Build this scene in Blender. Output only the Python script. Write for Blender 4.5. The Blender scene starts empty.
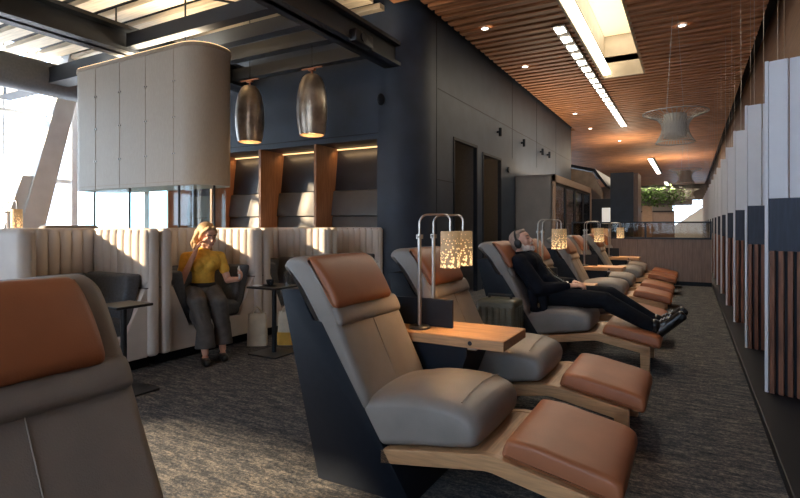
import bpy, bmesh, math, random
from mathutils import Vector, Matrix
random.seed(7)
PI = math.pi
C = bpy.context.scene.collection
scene = bpy.context.scene
V = Vector

# ------------------------------------------------------------------ materials
MATS = {}
def mat(name, col, rough=0.6, metal=0.0, noise=0.0, scale=30.0, bump=0.0, bscale=80.0,
        col2=None, stretch=(1, 1, 1), sheen=0.0, coat=0.0, spec=0.5):
    m = bpy.data.materials.new(name); m.use_nodes = True
    nt = m.node_tree; b = nt.nodes['Principled BSDF']
    b.inputs['Base Color'].default_value = (*col, 1)
    b.inputs['Roughness'].default_value = rough
    b.inputs['Metallic'].default_value = metal
    b.inputs['Specular IOR Level'].default_value = spec
    if sheen: b.inputs['Sheen Weight'].default_value = sheen
    if coat: b.inputs['Coat Weight'].default_value = coat
    tc = nt.nodes.new('ShaderNodeTexCoord'); mp = nt.nodes.new('ShaderNodeMapping')
    mp.inputs['Scale'].default_value = stretch
    nt.links.new(tc.outputs['Object'], mp.inputs['Vector'])
    n = nt.nodes.new('ShaderNodeTexNoise'); n.inputs['Scale'].default_value = scale; n.inputs['Detail'].default_value = 4
    nt.links.new(mp.outputs['Vector'], n.inputs['Vector'])
    r = nt.nodes.new('ShaderNodeValToRGB')
    c2 = col2 or tuple(max(0, c * (1 - noise)) for c in col)
    c1 = col if col2 else tuple(min(1, c * (1 + noise * .6)) for c in col)
    r.color_ramp.elements[0].position = .35; r.color_ramp.elements[1].position = .65
    r.color_ramp.elements[0].color = (*c2, 1); r.color_ramp.elements[1].color = (*c1, 1)
    nt.links.new(n.outputs['Fac'], r.inputs['Fac']); nt.links.new(r.outputs['Color'], b.inputs['Base Color'])
    if bump:
        n2 = nt.nodes.new('ShaderNodeTexNoise'); n2.inputs['Scale'].default_value = bscale; n2.inputs['Detail'].default_value = 3
        nt.links.new(tc.outputs['Object'], n2.inputs['Vector'])
        bp = nt.nodes.new('ShaderNodeBump'); bp.inputs['Strength'].default_value = bump; bp.inputs['Distance'].default_value = .01
        nt.links.new(n2.outputs['Fac'], bp.inputs['Height']); nt.links.new(bp.outputs['Normal'], b.inputs['Normal'])
    MATS[name] = m
    return m

def emis(name, col, strength):
    m = bpy.data.materials.new(name); m.use_nodes = True
    b = m.node_tree.nodes['Principled BSDF']
    b.inputs['Base Color'].default_value = (*col, 1)
    b.inputs['Emission Color'].default_value = (*col, 1); b.inputs['Emission Strength'].default_value = strength
    MATS[name] = m
    return m

def glass(name, col, t=.9, rough=.03):
    m = bpy.data.materials.new(name); m.use_nodes = True
    nt = m.node_tree; nt.nodes.remove(nt.nodes['Principled BSDF'])
    o = nt.nodes['Material Output']
    tr = nt.nodes.new('ShaderNodeBsdfTransparent'); tr.inputs['Color'].default_value = (*col, 1)
    gl = nt.nodes.new('ShaderNodeBsdfGlossy'); gl.inputs['Roughness'].default_value = rough
    mx = nt.nodes.new('ShaderNodeMixShader'); mx.inputs['Fac'].default_value = 1 - t
    nt.links.new(tr.outputs[0], mx.inputs[1]); nt.links.new(gl.outputs[0], mx.inputs[2]); nt.links.new(mx.outputs[0], o.inputs['Surface'])
    MATS[name] = m
    return m

grey = mat('taupe_leather', (.235, .205, .185), .5, noise=.10, scale=6, bump=.12, bscale=220)
orange = mat('tan_leather', (.33, .112, .045), .48, noise=.10, scale=5, bump=.10, bscale=200)
black = mat('black_laminate', (.009, .012, .019), .5, noise=.1, spec=.2)
blackm = mat('black_metal', (.018, .02, .025), .4, .4, noise=.1)
oak = mat('oak', (.52, .29, .14), .45, noise=.22, scale=5, stretch=(1.2, 14, 14))
oakd = mat('oak_deck', (.50, .28, .14), .5, noise=.22, scale=6, stretch=(14, 1.0, 14))
cream = mat('cream_leather', (.60, .545, .505), .55, noise=.06, scale=5, bump=.08, bscale=180)
slate = mat('slate_fabric', (.078, .088, .106), .8, noise=.2, scale=60, bump=.2, bscale=300)
navy = mat('navy_panel', (.030, .044, .070), .55, noise=.16, scale=3)
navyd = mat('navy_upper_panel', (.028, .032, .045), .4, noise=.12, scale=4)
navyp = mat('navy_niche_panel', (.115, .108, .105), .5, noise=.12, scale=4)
copperw = mat('copper_wood', (.36, .17, .085), .5, noise=.2, scale=5, stretch=(8, 8, .8))
white = mat('white_fin', (.74, .74, .78), .6, noise=.04, scale=4)
finnavy = mat('fin_navy', (.03, .04, .065), .6, noise=.2, scale=6, stretch=(12, 12, 1))
walnut = mat('walnut_slat', (.22, .088, .048), .5, noise=.35, scale=5, stretch=(10, 10, 1))
slat = mat('timber_slat', (.54, .25, .115), .55, noise=.36, scale=3, stretch=(.6, 8, 8))
slatp = mat('pale_timber_slat', (.74, .60, .42), .55, noise=.2, scale=3, stretch=(.6, 8, 8))
plate = mat('ceiling_void', (.025, .022, .022), .9, noise=.2)
partw = mat('partition_wood', (.20, .135, .11), .5, noise=.2, scale=5, stretch=(9, 9, .8))
chrome = mat('brushed_steel', (.50, .46, .42), .3, 1.0, noise=.08)
bronze = mat('smoked_bronze', (.42, .36, .30), .36, .85, noise=.3, scale=6)
copper = mat('copper', (.75, .36, .22), .3, 1.0, noise=.1)
hoodm = mat('hood_mesh', (.40, .355, .30), .6, .15, noise=.07, scale=60, stretch=(3, 3, .3), bump=.12, bscale=260)
hoodrim = mat('hood_rim', (.34, .28, .22), .6, noise=.1)
beamm = mat('beam_paint', (.020, .026, .036), .5, noise=.15, scale=3)
conc = mat('pale_column', (.80, .83, .86), .7, noise=.06, scale=4)
frame = mat('window_frame', (.80, .82, .84), .5, noise=.05)
olive = mat('olive_shell', (.10, .095, .065), .45, noise=.15, scale=12, stretch=(1, 1, 14))
rubber = mat('rubber', (.02, .02, .02), .7, noise=.1)
skin = mat('skin', (.70, .38, .27), .55, noise=.08, scale=20)
blond = mat('blond_hair', (.42, .27, .13), .55, noise=.35, scale=40, stretch=(2, 2, .4), bump=.4, bscale=120)
silver = mat('silver_hair', (.34, .24, .19), .6, noise=.2, scale=60, bump=.4, bscale=160)
beardm = mat('white_beard', (.74, .63, .55), .7, noise=.2, scale=70, bump=.4, bscale=160)
yellow = mat('mustard_knit', (.72, .42, .055), .75, noise=.15, scale=25, bump=.25, bscale=150)
trous = mat('grey_trousers', (.085, .078, .075), .8, noise=.2, scale=18, bump=.15, bscale=120)
suit = mat('navy_suit', (.0075, .0085, .014), .85, spec=.15, noise=.25, scale=14, bump=.25, bscale=60)
suit2 = mat('navy_suit_trousers', (.008, .009, .013), .85, spec=.15, noise=.25, scale=14, bump=.25, bscale=60)
shoe = mat('black_shoe', (.012, .011, .011), .3, noise=.2)
lacem = mat('shoe_lace', (.32, .32, .34), .6, noise=.3, scale=50)
lips = mat('lip', (.50, .22, .18), .5, noise=.05)
lash = mat('lash', (.10, .06, .045), .6, noise=.05)
canvas = mat('cream_canvas', (.62, .54, .42), .85, noise=.12, scale=12, bump=.2, bscale=90)
yel2 = mat('yellow_bag', (.62, .34, .05), .7, noise=.12, scale=12)
whitep = mat('white_plastic', (.75, .75, .75), .4, noise=.03)
leaf = mat('leaf_green', (.12, .24, .05), .6, noise=.4, scale=8)
gravel = mat('apron', (.72, .73, .75), .9, noise=.06, scale=.2)
taupew = mat('taupe_cabinet', (.20, .18, .17), .55, noise=.08, scale=4)
cabfr = mat('cabinet_frame', (.42, .28, .20), .5, noise=.15, scale=5, stretch=(1, 8, 8))
darkint = mat('dark_interior', (.03, .03, .033), .6, noise=.2)
meshw = mat('white_mesh', (.42, .40, .36), .6, noise=.05)
glassw = glass('window_glass', (.97, .985, 1), .95)
glassg = glass('green_glass', (.93, .975, .965), .95)
glassd = glass('partition_glass', (.66, .62, .56), .98)
glasst = glass('tumbler_glass', (.9, .92, .92), .78)
glassb = glass('cabinet_glass', (.55, .58, .62), .80)
led = emis('led_strip', (1, .90, .72), 9)
ledw = emis('led_warm', (1, .62, .28), 1.6)
ledrim = emis('led_rim', (1, .66, .34), 1.6)
spotm = emis('downlight_glow', (1, .86, .66), 10)
glowm = emis('pendant_glow', (1, .55, .22), 2.2)
skyl = emis('skylight_glow', (1, .90, .68), .35)

def carpet():
    m = mat('carpet', (.1, .1, .1), .95, spec=.1)
    nt = m.node_tree; b = nt.nodes['Principled BSDF']
    tc = nt.nodes.new('ShaderNodeTexCoord')
    def noise(scale, stretch, det=4, rough=.6):
        mp = nt.nodes.new('ShaderNodeMapping'); mp.inputs['Scale'].default_value = stretch
        nt.links.new(tc.outputs['Object'], mp.inputs['Vector'])
        n = nt.nodes.new('ShaderNodeTexNoise'); n.inputs['Scale'].default_value = scale
        n.inputs['Detail'].default_value = det; n.inputs['Roughness'].default_value = rough
        nt.links.new(mp.outputs['Vector'], n.inputs['Vector']); return n
    a = noise(7, (1.0, 3.6, 1), 6, .75); d = noise(48, (1, 1.25, 1), 4, .85)
    mx = nt.nodes.new('ShaderNodeMath'); mx.operation = 'MULTIPLY_ADD'; mx.inputs[1].default_value = .55
    nt.links.new(d.outputs['Fac'], mx.inputs[0])
    h = nt.nodes.new('ShaderNodeMath'); h.operation = 'MULTIPLY'; h.inputs[1].default_value = .5
    nt.links.new(a.outputs['Fac'], h.inputs[0]); nt.links.new(h.outputs[0], mx.inputs[2])
    r = nt.nodes.new('ShaderNodeValToRGB'); e = r.color_ramp.elements
    e[0].position = .40; e[0].color = (.022, .028, .042, 1); e[1].position = .66; e[1].color = (.30, .27, .24, 1)
    k = e.new(.52); k.color = (.080, .082, .088, 1)
    nt.links.new(mx.outputs[0], r.inputs['Fac']); nt.links.new(r.outputs['Color'], b.inputs['Base Color'])
    bp = nt.nodes.new('ShaderNodeBump'); bp.inputs['Strength'].default_value = .6; bp.inputs['Distance'].default_value = .01
    nt.links.new(d.outputs['Fac'], bp.inputs['Height']); nt.links.new(bp.outputs['Normal'], b.inputs['Normal'])
    return m
carpetm = carpet()

def shade_mat():
    # pierced lamp shade: lit holes of the lamp itself, larger towards its open foot
    m = mat('pierced_shade', (.42, .27, .16), .6, noise=.1)
    nt = m.node_tree; b = nt.nodes['Principled BSDF']
    tc = nt.nodes.new('ShaderNodeTexCoord')
    vo = nt.nodes.new('ShaderNodeTexVoronoi'); vo.inputs['Scale'].default_value = 70
    nt.links.new(tc.outputs['Object'], vo.inputs['Vector'])
    sx = nt.nodes.new('ShaderNodeSeparateXYZ'); nt.links.new(tc.outputs['Object'], sx.inputs[0])
    mr = nt.nodes.new('ShaderNodeMapRange'); mr.inputs['From Min'].default_value = .36; mr.inputs['From Max'].default_value = .56
    mr.inputs['To Min'].default_value = .50; mr.inputs['To Max'].default_value = .10
    nt.links.new(sx.outputs['Z'], mr.inputs['Value'])
    lt = nt.nodes.new('ShaderNodeMath'); lt.operation = 'LESS_THAN'
    nt.links.new(vo.outputs['Distance'], lt.inputs[0]); nt.links.new(mr.outputs[0], lt.inputs[1])
    ml = nt.nodes.new('ShaderNodeMath'); ml.operation = 'MULTIPLY_ADD'; ml.inputs[1].default_value = 1.5; ml.inputs[2].default_value = .16
    nt.links.new(lt.outputs[0], ml.inputs[0])
    b.inputs['Emission Color'].default_value = (1, .62, .27, 1)
    nt.links.new(ml.outputs[0], b.inputs['Emission Strength'])
    return m
shadem = shade_mat()

# ------------------------------------------------------------------ builders
def tag(o, label=None, cat=None, group=None, kind=None):
    if label: o['label'] = label
    if cat: o['category'] = cat
    if group: o['group'] = group
    if kind: o['kind'] = kind
    return o

def thing(name, loc, label, cat, group=None, kind=None):
    o = bpy.data.objects.new(name, None); C.objects.link(o); o.location = loc; o.empty_display_size = .1
    return tag(o, label, cat, group, kind)

class MB:
    def __init__(s): s.bm = bmesh.new()
    def _new(s, geom): return geom
    def box(s, x0, x1, y0, y1, z0, z1, bev=0, seg=2, mtx=None):
        t = bmesh.new()
        M = Matrix.Translation(((x0+x1)/2, (y0+y1)/2, (z0+z1)/2)) @ Matrix.Diagonal((abs(x1-x0), abs(y1-y0), abs(z1-z0), 1))
        bmesh.ops.create_cube(t, size=1, matrix=M)
        if bev: bmesh.ops.bevel(t, geom=t.edges[:], offset=bev, segments=seg, profile=.5, affect='EDGES')
        return s.merge(t, mtx)
    def merge(s, t, mtx=None):
        if mtx: bmesh.ops.transform(t, matrix=mtx, verts=t.verts[:])
        me = bpy.data.meshes.new('t'); t.to_mesh(me); t.free(); s.bm.from_mesh(me); bpy.data.meshes.remove(me); return s
    def prism(s, poly, a0, a1, axis='y', bev=0, seg=3, mtx=None):
        """poly: 2D points; axis y -> (x,z), x -> (y,z), z -> (x,y)"""
        t = bmesh.new()
        def P(p, a): return {'y': (p[0], a, p[1]), 'x': (a, p[0], p[1]), 'z': (p[0], p[1], a)}[axis]
        v0 = [t.verts.new(P(p, a0)) for p in poly]; v1 = [t.verts.new(P(p, a1)) for p in poly]
        n = len(poly)
        t.faces.new(v0); t.faces.new(v1[::-1])
        for i in range(n): t.faces.new((v0[i], v1[i], v1[(i+1) % n], v0[(i+1) % n]))
        bmesh.ops.recalc_face_normals(t, faces=t.faces[:])
        if bev: bmesh.ops.bevel(t, geom=t.edges[:], offset=bev, segments=seg, profile=.5, affect='EDGES', clamp_overlap=True)
        return s.merge(t, mtx)
    def loft(s, poly, y0, y1, e=.06, r=.04, crown=None, n=9, sub=3):
        """soft upholstery: an (x,z) outline swept along y, rounded off at both ends"""
        pts = []
        N = len(poly)
        for i in range(N):                      # Catmull-Rom refinement of the outline
            p0, p1, p2, p3 = (V(poly[(i+k) % N]) for k in (-1, 0, 1, 2))
            for j in range(sub):
                u = j/sub; a = .5
                d1 = (p2-p0)*.5; d2 = (p3-p1)*.5; L = (p2-p1).length
                for d in (d1, d2):
                    if d.length > L: d *= L/d.length
                h = (2*u**3-3*u*u+1)*p1+(u**3-2*u*u+u)*d1+(-2*u**3+3*u*u)*p2+(u**3-u*u)*d2
                pts.append(h)
        N = len(pts); area2 = sum(pts[i].x*pts[(i+1) % N].y-pts[(i+1) % N].x*pts[i].y for i in range(N))
        sg = 1 if area2 > 0 else -1
        nor = []
        for i in range(N):
            t = (pts[(i+1) % N]-pts[i-1]).normalized(); nor.append(V((-t.y, t.x))*sg)
        ys = []
        for k in range(7): ys.append((y0+e*(1-math.cos(PI/2*k/6)), r*(1-math.sin(PI/2*k/6))))
        for k in range(1, n): ys.append((y0+e+(y1-y0-2*e)*k/n, 0))
        ys += [(y0+y1-y, o) for y, o in ys[6::-1]]
        t = bmesh.new(); rings = []
        for y, off in ys:
            u = (y-(y0+y1)/2)/((y1-y0)/2)
            ring = []
            for p, q in zip(pts, nor):
                c = crown(p, u) if crown else (0, 0)
                ring.append(t.verts.new((p.x+q.x*off+c[0], y, p.y+q.y*off+c[1])))
            rings.append(ring)
        for a, b in zip(rings, rings[1:]):
            for i in range(N): t.faces.new((a[i], a[(i+1) % N], b[(i+1) % N], b[i]))
        t.faces.new(rings[0][::-1]); t.faces.new(rings[-1])
        bmesh.ops.recalc_face_normals(t, faces=t.faces[:])
        return s.merge(t)
    def cone(s, p0, p1, r0, r1, n=20, caps=True):
        p0, p1 = V(p0), V(p1); d = p1-p0
        t = bmesh.new()
        M = Matrix.Translation((p0+p1)/2) @ d.to_track_quat('Z', 'Y').to_matrix().to_4x4()
        bmesh.ops.create_cone(t, cap_ends=caps, segments=n, radius1=r0, radius2=r1, depth=d.length, matrix=M)
        return s.merge(t)
    def cyl(s, p0, p1, r, n=20): return s.cone(p0, p1, r, r, n)
    def ell(s, c, r, rot=None, n=20):
        t = bmesh.new(); M = Matrix.Translation(c) @ (rot.to_4x4() if rot else Matrix.Identity(4)) @ Matrix.Diagonal((*(r if hasattr(r, '__len__') else (r, r, r)), 1))
        bmesh.ops.create_uvsphere(t, u_segments=n, v_segments=max(8, n*2//3), radius=1, matrix=M); return s.merge(t)
    def cap(s, p0, p1, r0, r1=None, n=14):
        r1 = r0 if r1 is None else r1
        s.ell(p0, r0, n=n); s.ell(p1, r1, n=n)
        if (V(p1)-V(p0)).length > 1e-4: s.cone(p0, p1, r0, r1, n)
        return s
    def tube(s, pts, r, n=10):
        for a, b in zip(pts, pts[1:]): s.cyl(a, b, r, n)
        for p in pts[1:-1]: s.ell(p, r, n=n)
        return s
    def lathe(s, prof, c, n=32, close=False):
        t = bmesh.new(); rings = []
        for r, z in prof: rings.append([t.verts.new((c[0]+r*math.cos(2*PI*i/n), c[1]+r*math.sin(2*PI*i/n), c[2]+z)) for i in range(n)])
        for a, b in zip(rings, rings[1:]):
            for i in range(n): t.faces.new((a[i], a[(i+1) % n], b[(i+1) % n], b[i]))
        if close:
            t.faces.new(rings[0][::-1]); t.faces.new(rings[-1])
        bmesh.ops.recalc_face_normals(t, faces=t.faces[:])
        return s.merge(t)
    def build(s, name, m, parent=None, origin=None, smooth=35, **tags):
        off = V(origin) if origin is not None else (world_loc(parent) if parent else V((0, 0, 0)))
        bmesh.ops.translate(s.bm, vec=-off, verts=s.bm.verts[:])
        me = bpy.data.meshes.new(name); s.bm.to_mesh(me); s.bm.free()
        me.materials.append(m)
        if smooth:
            me.polygons.foreach_set('use_smooth', [True]*len(me.polygons))
            me.set_sharp_from_angle(angle=math.radians(smooth))
        o = bpy.data.objects.new(name, me); C.objects.link(o)
        if parent: o.parent = parent
        else: o.location = off
        return tag(o, **tags)

def world_loc(o):
    l = V((0, 0, 0))
    while o: l += o.location; o = o.parent
    return l

def copy_tree(o, parent=None, light=True):
    c = o.copy(); C.objects.link(c)
    if parent: c.parent = parent
    for ch in list(o.children): copy_tree(ch, c)
    return c

def curve_tube(pts, r, n=10):
    m = MB(); m.tube(pts, r, n); return m

def remesh(mb, voxel, smooth_it, name, m, parent):
    """one continuous surface out of overlapping volumes"""
    o = mb.build(name, m, parent, smooth=0)
    rm = o.modifiers.new('r', 'REMESH'); rm.mode = 'VOXEL'; rm.voxel_size = voxel
    sm = o.modifiers.new('s', 'SMOOTH'); sm.iterations = smooth_it; sm.factor = .5
    bpy.context.view_layer.update()
    dg = bpy.context.evaluated_depsgraph_get()
    me = bpy.data.meshes.new_from_object(o.evaluated_get(dg))
    old = o.data; o.modifiers.clear(); o.data = me; bpy.data.meshes.remove(old)
    if not me.materials: me.materials.append(m)
    me.polygons.foreach_set('use_smooth', [True]*len(me.polygons))
    return o

# ------------------------------------------------------------------ camera
YAW = math.atan(290/520.)
cam = bpy.data.cameras.new('camera'); camo = bpy.data.objects.new('camera', cam); C.objects.link(camo)
cam.sensor_width = 36; cam.lens = 36*520/800.; cam.shift_y = -(249-226)/800.
cam.clip_start = .05; cam.clip_end = 500
camo.location = (0, 0, 1.2); camo.rotation_euler = (PI/2, 0, YAW)
scene.camera = camo

# ------------------------------------------------------------------ setting
YF = 46.0
MB().box(-11.2, 1.35, -3.7, YF, -.2, 0).build('floor', carpetm, smooth=0, kind='structure')
MB().box(-160, -11.3, -150, 200, -4.3, -4).build('ground', gravel, smooth=0, kind='structure')
MB().box(-11.25, 160, -150, -5, -4.3, -4).build('ground', gravel, smooth=0, kind='structure')
ce = tag(bpy.data.objects.new('ceiling', None), kind='structure'); C.objects.link(ce)
m = MB()
for (x0, x1, y0, y1) in ((-11.3, -1.62, -3.7, YF), (-.85, 1.35, -3.7, YF), (-1.62, -.85, 12, YF), (-1.62, -.85, -3.7, 4)):
    m.box(x0, x1, y0, y1, 4.72, 4.85)
m.build('void_plate', plate, ce, smooth=0)
m = MB(); y = -3.0
while y < YF-.3:
    if y > 12.0 or y < 4: segs = [(-3.35, .98)]
    else: segs = [(-3.35, -1.66), (-.83, .98)]
    if y > 17.9: segs = [(-8, .98)]
    if y < 6.6: segs = [(-3.72, s[1]) if s[0] == -3.35 else s for s in segs]
    for a, b in segs: m.box(a, b, y, y+.13, 4.40, 4.50)
    y += .24
m.build('slat_field', slat, ce, smooth=0)
m = MB(); y = -3.2
while y < 6.5:
    m.box(-10.95, -3.95, y, y+.26, 4.38, 4.46); y += .44
m.build('pale_slat_field', slatp, ce, smooth=0)
m = MB()   # daylight recess over the loungers
m.box(-1.66, -1.62, 4, 12, 4.40, 5.3); m.box(-.85, -.81, 4, 12, 4.40, 5.3); m.box(-1.66, -.81, 12, 12.04, 4.40, 5.3); m.box(-1.66, -.81, 3.96, 4, 4.4, 5.3)
m.build('light_well', mat('well_white', (.42, .35, .25), .7, noise=.1, scale=3), ce, smooth=0)
MB().box(-1.64, -.83, 4, 12, 5.3, 5.33).build('skylight_pane', skyl, ce, smooth=0)
MB().box(-1.62, -1.48, 4.2, 11.9, 4.44, 4.5).build('trough_lamp', led, ce, smooth=0)

# far end, right hand wall
MB().box(1.2, 1.35, -3.7, YF, 0, 4.72).build('wall_right', mat('wall_timber', (.20, .10, .055), .55, noise=.2, scale=4, stretch=(1, .5, 14)), smooth=0, kind='structure')
m = MB()
m.box(-8, -1.2, YF-.15, YF, 0, 4.72); m.box(-1.2, 1.2, YF-.15, YF, 3.2, 4.72); m.box(-1.2, 1.2, YF-.15, YF, 0, .9)
m.build('wall_far', mat('wall_far_paint', (.28, .25, .23), .7, noise=.1), smooth=0, kind='structure')
wf = tag(bpy.data.objects.new('window_4', None), kind='structure'); C.objects.link(wf)
m = MB()
for x in (-1.2, -.6, 0, .6, 1.2): m.box(x-.03, x+.03, YF-.12, YF-.04, .9, 3.2)
m.box(-1.2, 1.2, YF-.12, YF-.04, 1.95, 2.0); m.build('window_frame', frame, wf, smooth=0)
MB().box(-1.2, 1.2, YF-.09, YF-.08, .9, 3.2).build('pane', glassw, wf, smooth=0)

# left glazing
wl = tag(bpy.data.objects.new('window_1', None), kind='structure'); C.objects.link(wl); wl.location = (-11, 0, 0)
m = MB(); y = -3.6
k = 0
while y < 17:
    big = (k % 4 == 0)
    m.box(-11.1, -10.9 if big else -10.98, y-(.06 if big else .02), y+(.06 if big else .02), 0, 4.72) if big else m.box(-11.09, -11.03, y-.018, y+.02, 2.1, 4.72)
    y += .40; k += 1
m.box(-11.1, -10.92, -3.6, 17, 2.05, 2.13); m.box(-11.1, -10.92, -3.6, 17, 0, .12); m.box(-11.1, -10.92, -3.6, 17, 3.3, 3.36)
m.build('window_frame', frame, wl, smooth=0)
MB().box(-11.02, -11.01, -3.6, 17, .1, 4.72).build('pane', glassw, wl, smooth=0)
MB().box(-11.15, -11, 17, YF, 0, 4.72).box(-11.1, -10.9, -.35, 1.6, 0, 4.72).build('wall_left_and_sun_pier', navy, smooth=0, kind='structure')  # the shorter box is an unseen pier added to keep sun off the hood

# unseen wall behind the camera; left window opening sized for the floor sun patch
WB = [(-9.7, -7.8, 0, 2.78, 1), (-3.4, 1.0, .8, 4.42, 4)]
m = MB()
m.box(-11.1, -9.7, -3.7, -3.5, 0, 4.72); m.box(-9.7, -7.8, -3.7, -3.5, 2.78, 4.72); m.box(-7.8, -3.4, -3.7, -3.5, 0, 4.72)
m.box(-3.4, 1.0, -3.7, -3.5, 0, .8); m.box(-3.4, 1.0, -3.7, -3.5, 4.42, 4.72); m.box(1.0, 1.2, -3.7, -3.5, 0, 4.72)
m.build('wall_back', navy, smooth=0, kind='structure')
for i, (a, b, z0, z1, n) in enumerate(WB):
    w = tag(bpy.data.objects.new('window_%d' % (i+2), None), kind='structure'); C.objects.link(w); w.location = (0, -3.6, 0)
    m = MB()
    for j in range(n+1):
        x = a+(b-a)*j/n; m.box(x-.03, x+.03, -3.66, -3.54, z0, z1)
    m.box(a, b, -3.66, -3.54, z0, z0+.06); m.box(a, b, -3.66, -3.54, z1-.06, z1)
    m.build('window_frame', frame, w, smooth=0)
    MB().box(a, b, -3.605, -3.595, z0, z1).build('pane', glassw, w, smooth=0)
m = MB(); x = -3.7   # unseen fins added outside the right hand window to block direct sun
while x < 1.3: m.box(x-.012, x+.012, -4.25, -3.75, .6, 4.6); x += .30
m.build('sun_blocking_fins', frame, w, smooth=0)

# dark service core: niche face, rounded corner, long face with two doorways
XC = -3.45; R = .6; YN = 6.6
m = MB()
m.box(-8.9, XC-R, YN, YN+.6, 2.50, 4.72)
m.box(XC-R-.02, XC-R, YN, YN+.6, 0, 2.50)
m.box(-8.9, XC-R, 7.25, 7.4, 0, 2.50)
pl = [(XC-R, YN)] + [(XC-R+R*math.sin(a), YN+R-R*math.cos(a)) for a in [PI/2*i/14 for i in range(15)]] + [(XC, YN+.8), (XC-.3, YN+.8), (XC-.3, YN+.75), (XC-R, YN+.75)]
m.prism(pl, 0, 4.72, 'z')
for (y0, y1, z0) in ((YN+.8, 8.04, 0), (8.04, 9.10, 2.66), (9.10, 9.44, 0), (9.44, 10.5, 2.58), (10.5, 17.85, 0)):
    m.box(XC-.06, XC, y0, y1, z0, 4.72)
m.box(-8, XC-.3, 17.7, 17.85, 0, 4.72)
m.build('wall_core', navy, kind='structure')
m = MB()   # passage behind the two doorways
m.box(XC-1.7, XC-1.6, 7.45, 12, 0, 2.8); m.box(XC-1.6, XC-.06, 7.45, 7.55, 0, 2.8); m.box(XC-1.6, XC-.06, 11.9, 12, 0, 2.8)
m.box(XC-1.6, XC-.06, 9.22, 9.32, 0, 2.8); m.box(XC-1.6, XC-.06, 7.5, 12, 2.8, 2.85)
m.build('wall_passage', mat('passage_wall', (.12, .105, .098), .6, noise=.1), kind='structure', smooth=0)
for (yy, e) in ((8.2, 4), (9.4, 20)):
    l = bpy.data.lights.new('passage_lamp', 'POINT'); l.energy = e; l.color = (1, .72, .42); l.shadow_soft_size = .05
    lo = bpy.data.objects.new('passage_lamp', l); C.objects.link(lo); lo.location = (XC-1.3, yy+.3, 2.55)
m = MB()   # panel joints of the core
m.box(-8.9, XC-R, YN-.004, YN+.01, 2.58, 2.592)
m.box(XC-.01, XC+.004, YN+.8, 8.04, 1.92, 1.932); m.box(XC-.01, XC+.004, YN+.8, 17.8, 3.35, 3.362)
for yy in (7.35, 11.3, 13.4, 15.6): m.box(XC-.01, XC+.004, yy, yy+.012, 0 if yy < 8 else 2.7, 4.4)
m.build('trim_1', black, kind='structure', smooth=0)
for i, (y0, y1, z) in enumerate(((8.04, 9.10, 2.66), (9.44, 10.5, 2.58))):
    m = MB()
    m.box(XC-.06, XC+.012, y0-.03, y0+.015, 0, z+.03); m.box(XC-.06, XC+.012, y1-.015, y1+.03, 0, z+.03); m.box(XC-.06, XC+.012, y0, y1, z-.015, z+.03)
    m.build('door_%d' % (i+1), black, kind='structure', smooth=0)

# niches: timber fins with two leaning upholstered panels each
for i in range(4):
    x1 = -3.96-.09-1.19*i + (0 if i else 0); x0 = x1-1.14
    n = thing('wall_niche', ((x0+x1)/2, YN+.3, 0), ['lit wall niche nearest the rounded dark corner, above the last booth',
              'middle lit wall niche behind the right pendant', 'lit wall niche behind the left smoked pendant', 'wall niche mostly hidden behind the hanging hood'][i], 'niche', 'niches in the dark wall')
    MB().box(x0-.045, x0, YN-.03, YN+.6, 0, 2.50).build('fin', copperw, n, smooth=0)
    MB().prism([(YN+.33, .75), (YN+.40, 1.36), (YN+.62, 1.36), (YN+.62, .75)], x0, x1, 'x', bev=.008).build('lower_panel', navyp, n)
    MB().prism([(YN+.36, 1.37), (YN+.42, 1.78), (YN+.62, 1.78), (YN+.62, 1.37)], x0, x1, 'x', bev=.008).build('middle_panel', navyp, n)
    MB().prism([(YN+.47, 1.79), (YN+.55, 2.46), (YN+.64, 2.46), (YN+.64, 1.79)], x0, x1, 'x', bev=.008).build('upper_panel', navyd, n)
    MB().box(x0+.02, x1-.02, YN+.5, YN+.53, 2.465, 2.485).build('light_strip', ledw, n, smooth=0)
    l = bpy.data.lights.new('niche_glow', 'AREA'); l.shape = 'RECTANGLE'; l.size = 1.05; l.size_y = .05; l.energy = 1.6; l.color = (1, .62, .30)
    lo = bpy.data.objects.new('niche_glow', l); C.objects.link(lo); lo.parent = n; lo.location = V(((x0+x1)/2, YN+.44, 2.45)) - n.location; lo.rotation_euler = (.35, 0, 0)

# beams under the ceiling
BE = [('x', -6.95, -6.6, -3.5, 17, 3.55, 3.9), ('x', -3.95, -3.68, -3.5, 6.62, 3.53, 3.88)]
nb = 2
for (_, x0, x1, y0, y1, z0, z1) in BE:
    m = MB(); m.box(x0, x1, y0, y1, z0, z0+.05); m.box(x0, x1, y0, y1, z1-.05, z1); m.box((x0+x1)/2-.04, (x0+x1)/2+.04, y0, y1, z0, z1)
    m.build('trim_%d' % nb, beamm, kind='structure', smooth=0); nb += 1
for yy in (4.37, 4.92, 5.46, 6.22):
    MB().box(-6.6, -3.95, yy-.07, yy+.07, 3.6, 3.78).build('trim_%d' % nb, beamm, kind='structure', smooth=0); nb += 1
tag(MB().cyl((-9.25, -3.4, 3.62), (-9.25, 16.5, 3.62), .27, 28).build('air_duct', mat('duct_grey', (.14, .155, .18), .5, .3, noise=.1), origin=(-9.25, 6, 3.62)),
    'long round grey air duct under the ceiling by the windows', 'duct')
for (a, b, lab) in (((-8.9, 3.0, 4.3), (-4.0, 5.2, 4.3), 'thin dark sprinkler pipe crossing the pale slats at the upper left'), ((-6.2, 3.9, 4.22), (-5.0, 5.6, 4.22), 'short dark sprinkler pipe slanting over the big hood')):
    tag(MB().cyl(a, b, .018, 8).build('sprinkler_pipe', blackm, origin=a), lab, 'pipe', 'sprinkler pipes under the slats')
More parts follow.
